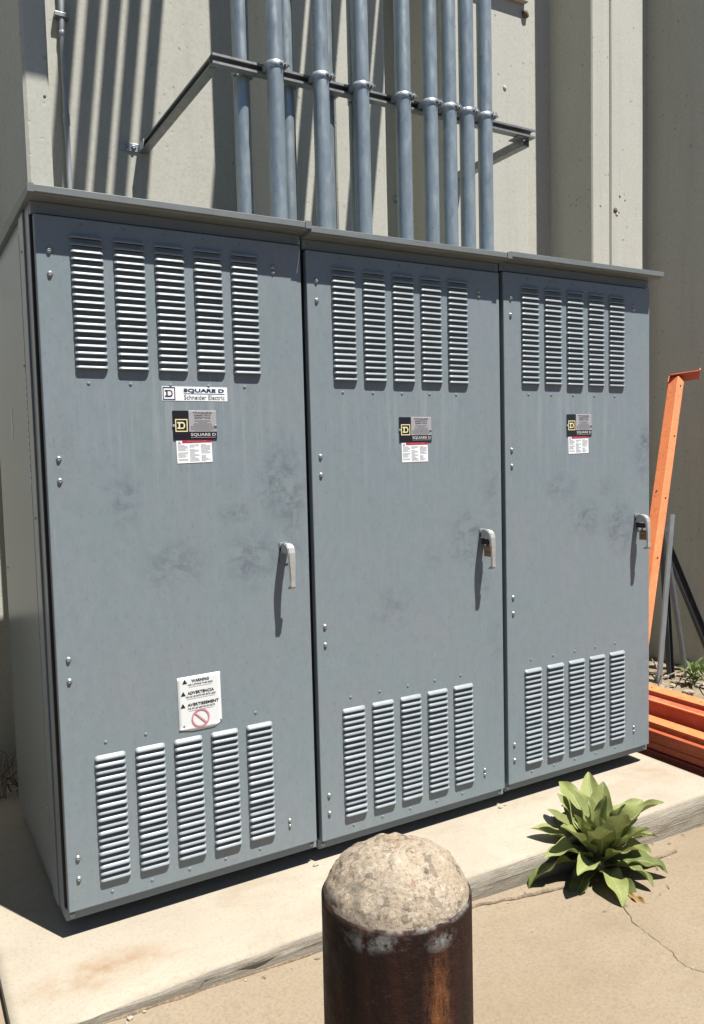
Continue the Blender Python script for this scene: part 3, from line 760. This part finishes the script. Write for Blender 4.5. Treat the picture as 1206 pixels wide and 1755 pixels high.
for x, y, xu in front:
    bm = bmesh.new(); h0, h1 = ZS+.006, ZS+.034
    tube(bm, [(x, y, h0), (x, y, h0+.001), (x, y, h1-.001), (x, y, h1)], [CR+.001, CR+.0025, CR+.0025, CR+.001], 24, True)
    box(bm, x+CR+.000, x+CR+.004, y-.036, y-.004, h0+.001, h1-.001)
    box(bm, x+CR-.012, x+CR-.001, y+.005, y+.052, h0+.003, h1-.003); box(bm, x-CR+.001, x-CR+.012, y+.005, y+.052, h0+.003, h1-.003)
    cp = obj('clamp', bm, 'clamp', sf, smooth=False)
    bm = bmesh.new(); cx, cy, cz = x+.028, y-.034, (h0+h1)/2
    tube(bm, [(cx-.024, cy, cz), (cx+.026, cy, cz)], .0042, 8); tube(bm, [(cx+.009, cy, cz), (cx+.017, cy, cz)], .010, 6); tube(bm, [(cx-.022, cy, cz), (cx-.014, cy, cz)], .009, 6)
    box(bm, cx-.012, cx-.008, cy-.012, cy+.02, h0+.002, h1-.002); box(bm, cx+.004, cx+.008, cy-.012, cy+.02, h0+.002, h1-.002)
    obj('clamp_bolt', bm, 'bolt', cp)
for x, y, xu in rear:
    bm = bmesh.new(); h0, h1 = ZS+.004, ZS+.036
    tube(bm, [(x, y, h0), (x, y, h1)], CR+.0035, 24); box(bm, x-CR-.01, x-CR+.004, y-.045, y, h0, h1); box(bm, x+CR-.004, x+CR+.01, y-.045, y, h0, h1)
    obj('clamp', bm, 'clamp', sf)

# ------------------------------------------------------------------ bollard
BX, BY, BR = .195, -1.650, .1095
bz = gz(BX)
bo = thing('bollard', 'dark rusty steel pipe bollard with a rough domed concrete top in the foreground', 'bollard', (BX, BY, 0))
bm = bmesh.new(); n = 96; TOP = .900
rings = []
zs = [bz-.02] + [bz+.02+(TOP-bz-.03)*j/30 for j in range(31)] + [TOP-.004, TOP, TOP, TOP-.02]
rs = [BR]*32 + [BR, BR-.003, BR-.010, BR-.011]
for z, rr in zip(zs, rs):
    rings.append([bm.verts.new(((rr+.0012*noise.noise(Vector((math.cos(2*math.pi*j/n)*2, math.sin(2*math.pi*j/n)*2, z*4))))*math.cos(2*math.pi*j/n), (rr)*math.sin(2*math.pi*j/n), z)) for j in range(n)])
for a, b in zip(rings, rings[1:]):
    for j in range(n): bm.faces.new((a[j], a[(j+1) % n], b[(j+1) % n], b[j])).smooth = True
obj('pipe', bm, 'pipe', bo)
bm = bmesh.new(); n = 110; nr = 48; DH = .068
rings = []
for k in range(nr):
    t = k/nr; rr = (BR-.0015)*(1-t); 
    zz = TOP-.006 + DH*(1-(1-t)**2.5)**.62 if t > 0 else TOP-.012
    ring = []
    for j in range(n):
        a = 2*math.pi*j/n; p = Vector((rr*math.cos(a), rr*math.sin(a), zz))
        q = p*1.0
        dis = .0030*noise.noise(q*28) + .0026*noise.noise(q*70) + .0022*noise.noise(q*150)
        pit = noise.noise(q*48+Vector((3, 7, 1)));  dis -= .007*max(0, pit-.42)
        if t < .06: dis = dis*.4 - .0008
        nrm = Vector((math.cos(a)*(1-t), math.sin(a)*(1-t), .25+t)).normalized()
        ring.append(bm.verts.new(p+nrm*dis))
    rings.append(ring)
apex = bm.verts.new((0, 0, TOP-.006+DH))
for a, b in zip(rings, rings[1:]):
    for j in range(n): bm.faces.new((a[j], a[(j+1) % n], b[(j+1) % n], b[j])).smooth = True
for j in range(n): bm.faces.new((rings[-1][j], rings[-1][(j+1) % n], apex)).smooth = True
obj('concrete_cap', bm, 'cap', bo)

# ------------------------------------------------------------------ rosette weed
def leaf_mesh(name, L, wd, droop, cup, wav, mat, seed):
    rr = random.Random(seed); bm = bmesh.new(); nu, nv = 22, 8; G = []
    x = z = 0.; ang = 0.
    ph = rr.uniform(0, 6)
    for i in range(nu+1):
        t = i/nu
        width = wd*max(.17*(1-t), math.sin(math.pi*min(1., t**1.05*.99))**.85)
        ang = -droop*t**1.6
        col = []
        for j in range(-nv//2, nv//2+1):
            s = j/(nv/2); e = abs(s)
            yy = s*width*.5
            dz = cup*width*e**1.4 + wav*math.sin(t*19+ph+s*2.2)*e**1.5*width*.35 - (.0022 if j == 0 else 0) + .0025*math.sin(t*46+abs(s)*5)*(1-e)*e*4
            col.append(bm.verts.new((x - dz*math.sin(ang), yy + .05*width*math.sin(t*9+ph), z + dz*math.cos(ang))))
        G.append(col)
        x += L/nu*math.cos(ang); z += L/nu*math.sin(ang)
    for a, b in zip(G, G[1:]):
        for j in range(nv):
            f = bm.faces.new((a[j], b[j], b[j+1], a[j+1])); f.smooth = True
    # raised midrib on both sides
    pts = [G[i][nv//2].co + Vector((0, 0, .003)) for i in range(nu)]
    tube(bm, pts, [wd*.036*(1-.8*i/nu) for i in range(nu)], 5, True, 1)
    me = bpy.data.meshes.new(name); bm.to_mesh(me); bm.free()
    me.materials.append(M[mat]); me.materials.append(M['leaf_rib']); return me
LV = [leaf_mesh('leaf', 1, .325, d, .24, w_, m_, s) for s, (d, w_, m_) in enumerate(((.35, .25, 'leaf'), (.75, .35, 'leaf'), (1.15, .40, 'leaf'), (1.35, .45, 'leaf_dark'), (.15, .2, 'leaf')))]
PX, PY = 1.905, -.44
pl = thing('rosette_weed', 'broad pale green leafy weed growing at the foot of the slab', 'weed', (PX, PY, gz(PX)-.01))
rr = random.Random(21)
def place_leaf(az, el, L, v, z0=.02, wsc=1.0, roll=0., mat=None, name='leaf', r0=.012):
    o = link(name, v, None, pl)
    o.location = (r0*math.cos(az), r0*math.sin(az), z0)
    o.rotation_euler = (Matrix.Rotation(az, 3, 'Z') @ Matrix.Rotation(-el, 3, 'Y') @ Matrix.Rotation(roll, 3, 'X')).to_euler()
    o.scale = (L, L*wsc, L); return o
ga = 2.39996
NL = 36
for i in range(NL):
    t = i/(NL-1)
    az = i*ga+rr.uniform(-.22, .22)
    el = R(2+80*t**.95 + rr.uniform(-10, 10)); L = rr.uniform(.23, .345)*(1 if t < .75 else 1-.30*(t-.75)/.25)
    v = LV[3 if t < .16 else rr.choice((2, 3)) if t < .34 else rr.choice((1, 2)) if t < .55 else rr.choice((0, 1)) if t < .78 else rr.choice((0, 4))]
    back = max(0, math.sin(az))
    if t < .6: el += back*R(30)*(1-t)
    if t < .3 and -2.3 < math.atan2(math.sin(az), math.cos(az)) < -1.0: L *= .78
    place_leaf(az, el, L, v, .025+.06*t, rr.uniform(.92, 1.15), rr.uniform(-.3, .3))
for i in range(6):
    place_leaf(i*ga, R(86-4*i), .12+.016*i, LV[4], .10, .8, 0)
dryl = leaf_mesh('leaf', 1, .28, .9, .2, .4, 'leaf_dry', 9)
place_leaf(R(-98), R(2), .14, dryl, .015, .7, .3, r0=.16)
bm = bmesh.new(); tube(bm, [(0, 0, -.02), (0, 0, .06), (.004, 0, .16)], [.020, .024, .012], 10); obj('stem', bm, 'leaf_rib', pl)
bm = bmesh.new(); bmesh.ops.create_icosphere(bm, subdivisions=3, radius=1)
for v in bm.verts: v.co = Vector((v.co.x*.13, v.co.y*.06, v.co.z*.022+.004))*(1+.35*noise.noise(v.co*2.3))
obj('root_soil', bm, 'joint', pl, (.0, .01, .005), True)

# ------------------------------------------------------------------ orange rack beams
def rack_beam(x, z0, z1, w, y0, y1, mat, label, yaw=0., holes=False, lip=None):
    b = thing('rack_beam', label, 'steel beam', (x, 0, z0), 'orange beams piled on the ground beside the slab', (0, 0, yaw))
    h = z1-z0; g0, g1 = h*.40, h*.56
    pr = [(0, 0), (w, 0), (w, h), (0, h), (0, g1+.006), (.007, g1), (.007, g0), (0, g0-.006)]
    bm = bmesh.new(); prism(bm, pr, y0, y1, 'y', .0022); obj('bar', bm, mat, b)
    if lip:
        bm = bmesh.new(); box(bm, -.004, .016, y0+.01, y1-.01, h+.0005, h+.010, .002); obj('lip', bm, lip, b)
    if holes:
        for yy in (-.02, .04, .35, -.55):
            bm = bmesh.new(); tube(bm, [(w*.45, yy, h-.004), (w*.45, yy, h+.001)], .006, 8); obj('bolt_hole', bm, 'hole', b)
    return b
Z0 = gz(3.2)
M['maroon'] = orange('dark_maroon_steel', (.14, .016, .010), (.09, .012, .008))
M['brown_orange'] = orange('brown_orange_steel', (.36, .075, .028), (.26, .05, .02))  # browner and darker than the other orange steel
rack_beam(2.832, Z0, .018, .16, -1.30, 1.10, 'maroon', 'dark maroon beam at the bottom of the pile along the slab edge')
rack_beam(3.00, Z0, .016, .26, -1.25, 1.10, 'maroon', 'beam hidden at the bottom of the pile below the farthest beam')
rack_beam(2.846, .0205, .113, .030, -1.30, 1.08, 'brown_orange', 'narrow brown orange beam nearest the slab with a thin sunlit edge', .004, False, None)
rack_beam(2.902, .0205, .135, .083, -1.20, 1.15, 'orange', 'orange beam second from the slab with a broad sunlit top', -.006)
rack_beam(3.020, .0205, .194, .090, -1.20, 1.12, 'red_orange', 'red orange beam with bolt holes in its top, third from the slab', .004, True, 'orange')
rack_beam(3.132, .0185, .213, .095, -1.20, 1.05, 'orange', 'farthest orange beam of the pile next to the rubble', -.003, True)

# leaning orange post
lb = thing('leaning_rack_beam', 'long orange beam leaning upright against the wall right of the cabinets', 'steel beam')
P0, P1 = Vector((3.314, .61, -.02)), Vector((4.416, 1.16, 2.02))
d = (P1-P0).normalized(); L = (P1-P0).length
toc = (Vector((-.41, -2.6, 1.5))-P1); toc -= d*toc.dot(d); toc.normalize()
side = d.cross(toc).normalized()
mt = Matrix((side, toc, d)).transposed()
lb.matrix_world = Matrix.Translation(P0) @ mt.to_4x4()
bm = bmesh.new(); a = .048
prism(bm, [(-a*1.1, -.01), (.006, a*.55), (a*1.0, .0), (a*.9, -.055), (-a*.9, -.06)], .0, L, 'z', .0025); obj('bar', bm, 'orange', lb)
for zz, xx in ((L*.42, .030), (L*.45, -.034), (L*.60, .030), (L*.62, -.03), (L*.80, .034), (L*.97, .03)):
    yy = a*.55*(1-abs(xx-.006)/(a*1.05))+.0012 
    bm = bmesh.new(); tube(bm, [(xx, yy-.006, zz), (xx, yy+.0005, zz)], .0055, 8); obj('bolt_hole', bm, 'hole', lb)
bm = bmesh.new(); prism(bm, [(-.050, -.075), (.145, -.06), (.135, .045), (-.046, .03)], L, L+.006, 'z', .001)
prism(bm, [(-.056, -.068), (-.050, -.068), (-.050, .02), (-.056, .02)], L-.05, L-.0005, 'z')
for v in bm.verts: v.co.z += .22*(v.co.x+.05)
ep = obj('end_plate', bm, 'red_orange', lb)
bm = bmesh.new(); box(bm, .137, .144, -.058, .043, L+.049, L+.065); obj('plate_lip', bm, 'orange', ep)

# grey bars leaning in the corner
def bar(name, p0, p1, w_, t_, mat, label, grp='grey steel bars leaning beside the orange beam', twist=0.):
    p0, p1 = Vector(p0), Vector(p1); d = (p1-p0).normalized(); L = (p1-p0).length
    s = d.cross(Vector((0, -1, .2))).normalized(); q = s.cross(d)
    s2 = s*math.cos(twist)+q*math.sin(twist); q2 = s2.cross(d)
    o = thing(name, label, 'steel bar', (0, 0, 0), grp)
    o.matrix_world = Matrix.Translation(p0) @ Matrix((s2, q2, d)).transposed().to_4x4()
    bm = bmesh.new(); prism(bm, [(-w_, -t_), (w_, -t_), (w_, t_), (w_-.004, t_), (w_-.004, -t_+.004), (-w_+.004, -t_+.004), (-w_+.004, t_), (-w_, t_)], 0, L, 'z')
    obj('bar', bm, mat, o); return o
gB = gz(4.5)
bar('steel_bar', (4.28, 1.20, gB), (4.42, 1.20, 1.06), .026, .014, 'greybar', 'light grey steel channel leaning nearest to the orange beam', twist=-.9)
bar('steel_bar', (4.44, 1.22, gB), (4.45, 1.31, 1.00), .020, .020, 'darkbar', 'dark upright steel bar standing between the two grey channels')
bar('steel_bar', (4.56, 1.18, gB), (4.44, 1.30, 1.02), .017, .014, 'greybar', 'thin grey steel channel slanting in the middle of the leaning bars', twist=-.4)
bar('steel_bar', (4.90, 1.15, gB), (4.47, 1.32, .90), .030, .02, 'darkbar', 'dark steel bar leaning far over at the right picture edge', twist=.2)

# rubble, soil and dry sticks in the corner
bm = bmesh.new(); nx, ny = 40, 40
g = [[bm.verts.new((3.42+2.6*i/nx, .1+1.58*j/ny, gz(3.2)+.012+.03*max(0, noise.noise(Vector((i*.35, j*.35, 2))))+.055*max(0, (j/ny-.45))*min(1, i/6)-(.02 if i in (0, nx) or j in (0, ny) else 0))) for j in range(ny+1)] for i in range(nx+1)]
for i in range(nx):
    for j in range(ny): bm.faces.new((g[i][j], g[i+1][j], g[i+1][j+1], g[i][j+1])).smooth = True
soil = obj('soil', bm, 'soil'); soil['kind'] = 'structure'
def rock_mesh(seed, flat):
    rr = random.Random(seed); bm = bmesh.new(); bmesh.ops.create_icosphere(bm, subdivisions=1, radius=1)
    for v in bm.verts:
        v.co *= rr.uniform(.55, 1.15); v.co.z *= flat; v.co.y *= rr.uniform(.7, .75)
    me = bpy.data.meshes.new('stone'); bm.to_mesh(me); bm.free(); me.materials.append(M['rubble']); return me
RK = [rock_mesh(s, f) for s, f in ((1, .35), (2, .5), (3, .25), (4, .6))]
rr = random.Random(12)
for i in range(70):
    x = rr.uniform(4.0, 5.2); y = rr.uniform(.75, 1.35)
    o = link('rubble_piece', RK[i % 4], None, None, (x, y, gz(3.2)+.03+.05*max(0, (y-.8)))); s = rr.uniform(.012, .045)*(1.3 if i < 14 else .75); o.scale = (s, s, s)
    o.rotation_euler = (rr.uniform(-.3, .3), rr.uniform(-.3, .3), rr.uniform(0, 6))
    tag(o, 'small pale piece of broken concrete in the rubble behind the orange beams', 'rubble', 'rubble behind the orange beams')
for i in range(9):
    x, y = rr.uniform(4.2, 5.0), rr.uniform(.95, 1.35); a = rr.uniform(-.4, 1.0); L = rr.uniform(.2, .5)
    bm = bmesh.new(); z = gz(3.2)+.06+rr.uniform(0, .05)
    tube(bm, [(x-L/2*math.cos(a), y-L/2*math.sin(a), z), (x, y+.01, z+.02), (x+L/2*math.cos(a), y+L/2*math.sin(a), z+.03)], [.004, .005, .003], 6)
    tag(obj('dry_stick', bm, 'stick'), 'thin dry stick lying in the rubble behind the orange beams', 'stick', 'dry sticks in the rubble')
for sx, sy, sc in ((4.42, 1.02, 1.0), (4.62, 1.1, .6)):
    wd = thing('small_weed', 'small green weed growing in the rubble nearest the beams' if sc == 1 else 'tiny green weed half hidden at the foot of the leaning bars', 'weed', (sx, sy, gz(3.2)+.03), 'weeds in the rubble')
    lm = leaf_mesh('leaf', 1, .24, .7, .2, .2, 'weed', 33)
    for i in range(14):
        o = link('leaf', lm, None, wd); az = i*ga; el = R(20+3.4*i); L = sc*rr.uniform(.09, .15)
        o.rotation_euler = (Matrix.Rotation(az, 3, 'Z') @ Matrix.Rotation(-el, 3, 'Y')).to_euler(); o.scale = (L, L, L); o.location = (0, 0, .01+.006*i*sc)
    bm = bmesh.new(); tube(bm, [(0, 0, -.02), (0, 0, .1*sc)], [.006, .004], 6); obj('stem', bm, 'weed', wd)

# dry litter caught at the foot of the slab
rr = random.Random(5)
for i in range(26):
    x = rr.uniform(.5, 2.5) if i > 9 else rr.uniform(1.7, 2.15); y = -.375-rr.uniform(0, .05) if i > 9 else rr.uniform(-.70, -.46)
    bm = bmesh.new(); L = rr.uniform(.008, .03); a = rr.uniform(0, 6); z = gz(x)+.004
    tube(bm, [(x, y, z), (x+L*.5*math.cos(a), y+L*.5*math.sin(a), z+.003), (x+L*math.cos(a+.3), y+L*math.sin(a+.3), z)], [.0012, .0022, .0008], 5)
    tag(obj('litter_scrap', bm, 'stick'), 'tiny dry plant scrap lying on the concrete along the slab foot', 'litter', 'dry litter along the slab')
# dead weeds and blown rubbish in the dark corner behind the left cabinet
dw = thing('dead_weed', 'dark tangle of dead weeds behind the far left corner of the cabinets', 'dead weeds', (-.02, 1.42, 0))
rr = random.Random(8)
for i in range(34):
    a = rr.uniform(0, 6.28); L = rr.uniform(.10, .30); x0, y0 = rr.uniform(-.12, .10), rr.uniform(-.12, .14); e = rr.uniform(.4, 1.4)
    bm = bmesh.new(); tube(bm, [(x0, y0, 0), (x0+L*.4*math.cos(a)*math.cos(e), y0+L*.4*math.sin(a)*math.cos(e), L*.5*math.sin(e)), (x0+L*math.cos(a)*math.cos(e*.7), y0+L*math.sin(a)*math.cos(e*.7), L*math.sin(e*.8))], [.004, .003, .0012], 5)
    obj('twig', bm, 'stick', dw)
# ------------------------------------------------------------------ loose pebbles
pebs = [(.10, -.385, .013), (.085, -.40, .009), (.14, -.375, .008), (1.70, -1.02, .007), (1.45, -.44, .006), (2.25, -.50, .008), (1.98, -.86, .004), (.45, -.385, .006), (1.2, -.42, .005), (1.4, -.62, .004), (1.75, -.75, .004), (.60, -.40, .005)]
for i, (x, y, s) in enumerate(pebs):
    o = link('pebble', RK[(1, 3)[i % 2]], None, None, (x, y, gz(x)+s*.35)); o.scale = (s, s, s); o.rotation_euler = (0, 0, i*1.3)
    tag(o, 'small brown pebble lying loose on the concrete in front of the slab', 'pebble', 'loose pebbles')
for i, (x, y, s) in enumerate(((.897, .004, .012), (1.80, .005, .012), (1.83, .015, .008))):
    o = link('concrete_crumb', RK[i], None, None, (x, y, s*.3)); o.scale = (s*1.4, s, s)
    tag(o, 'tiny pale crumb on the slab at a gap below the cabinets', 'crumb', 'crumbs under the cabinets')
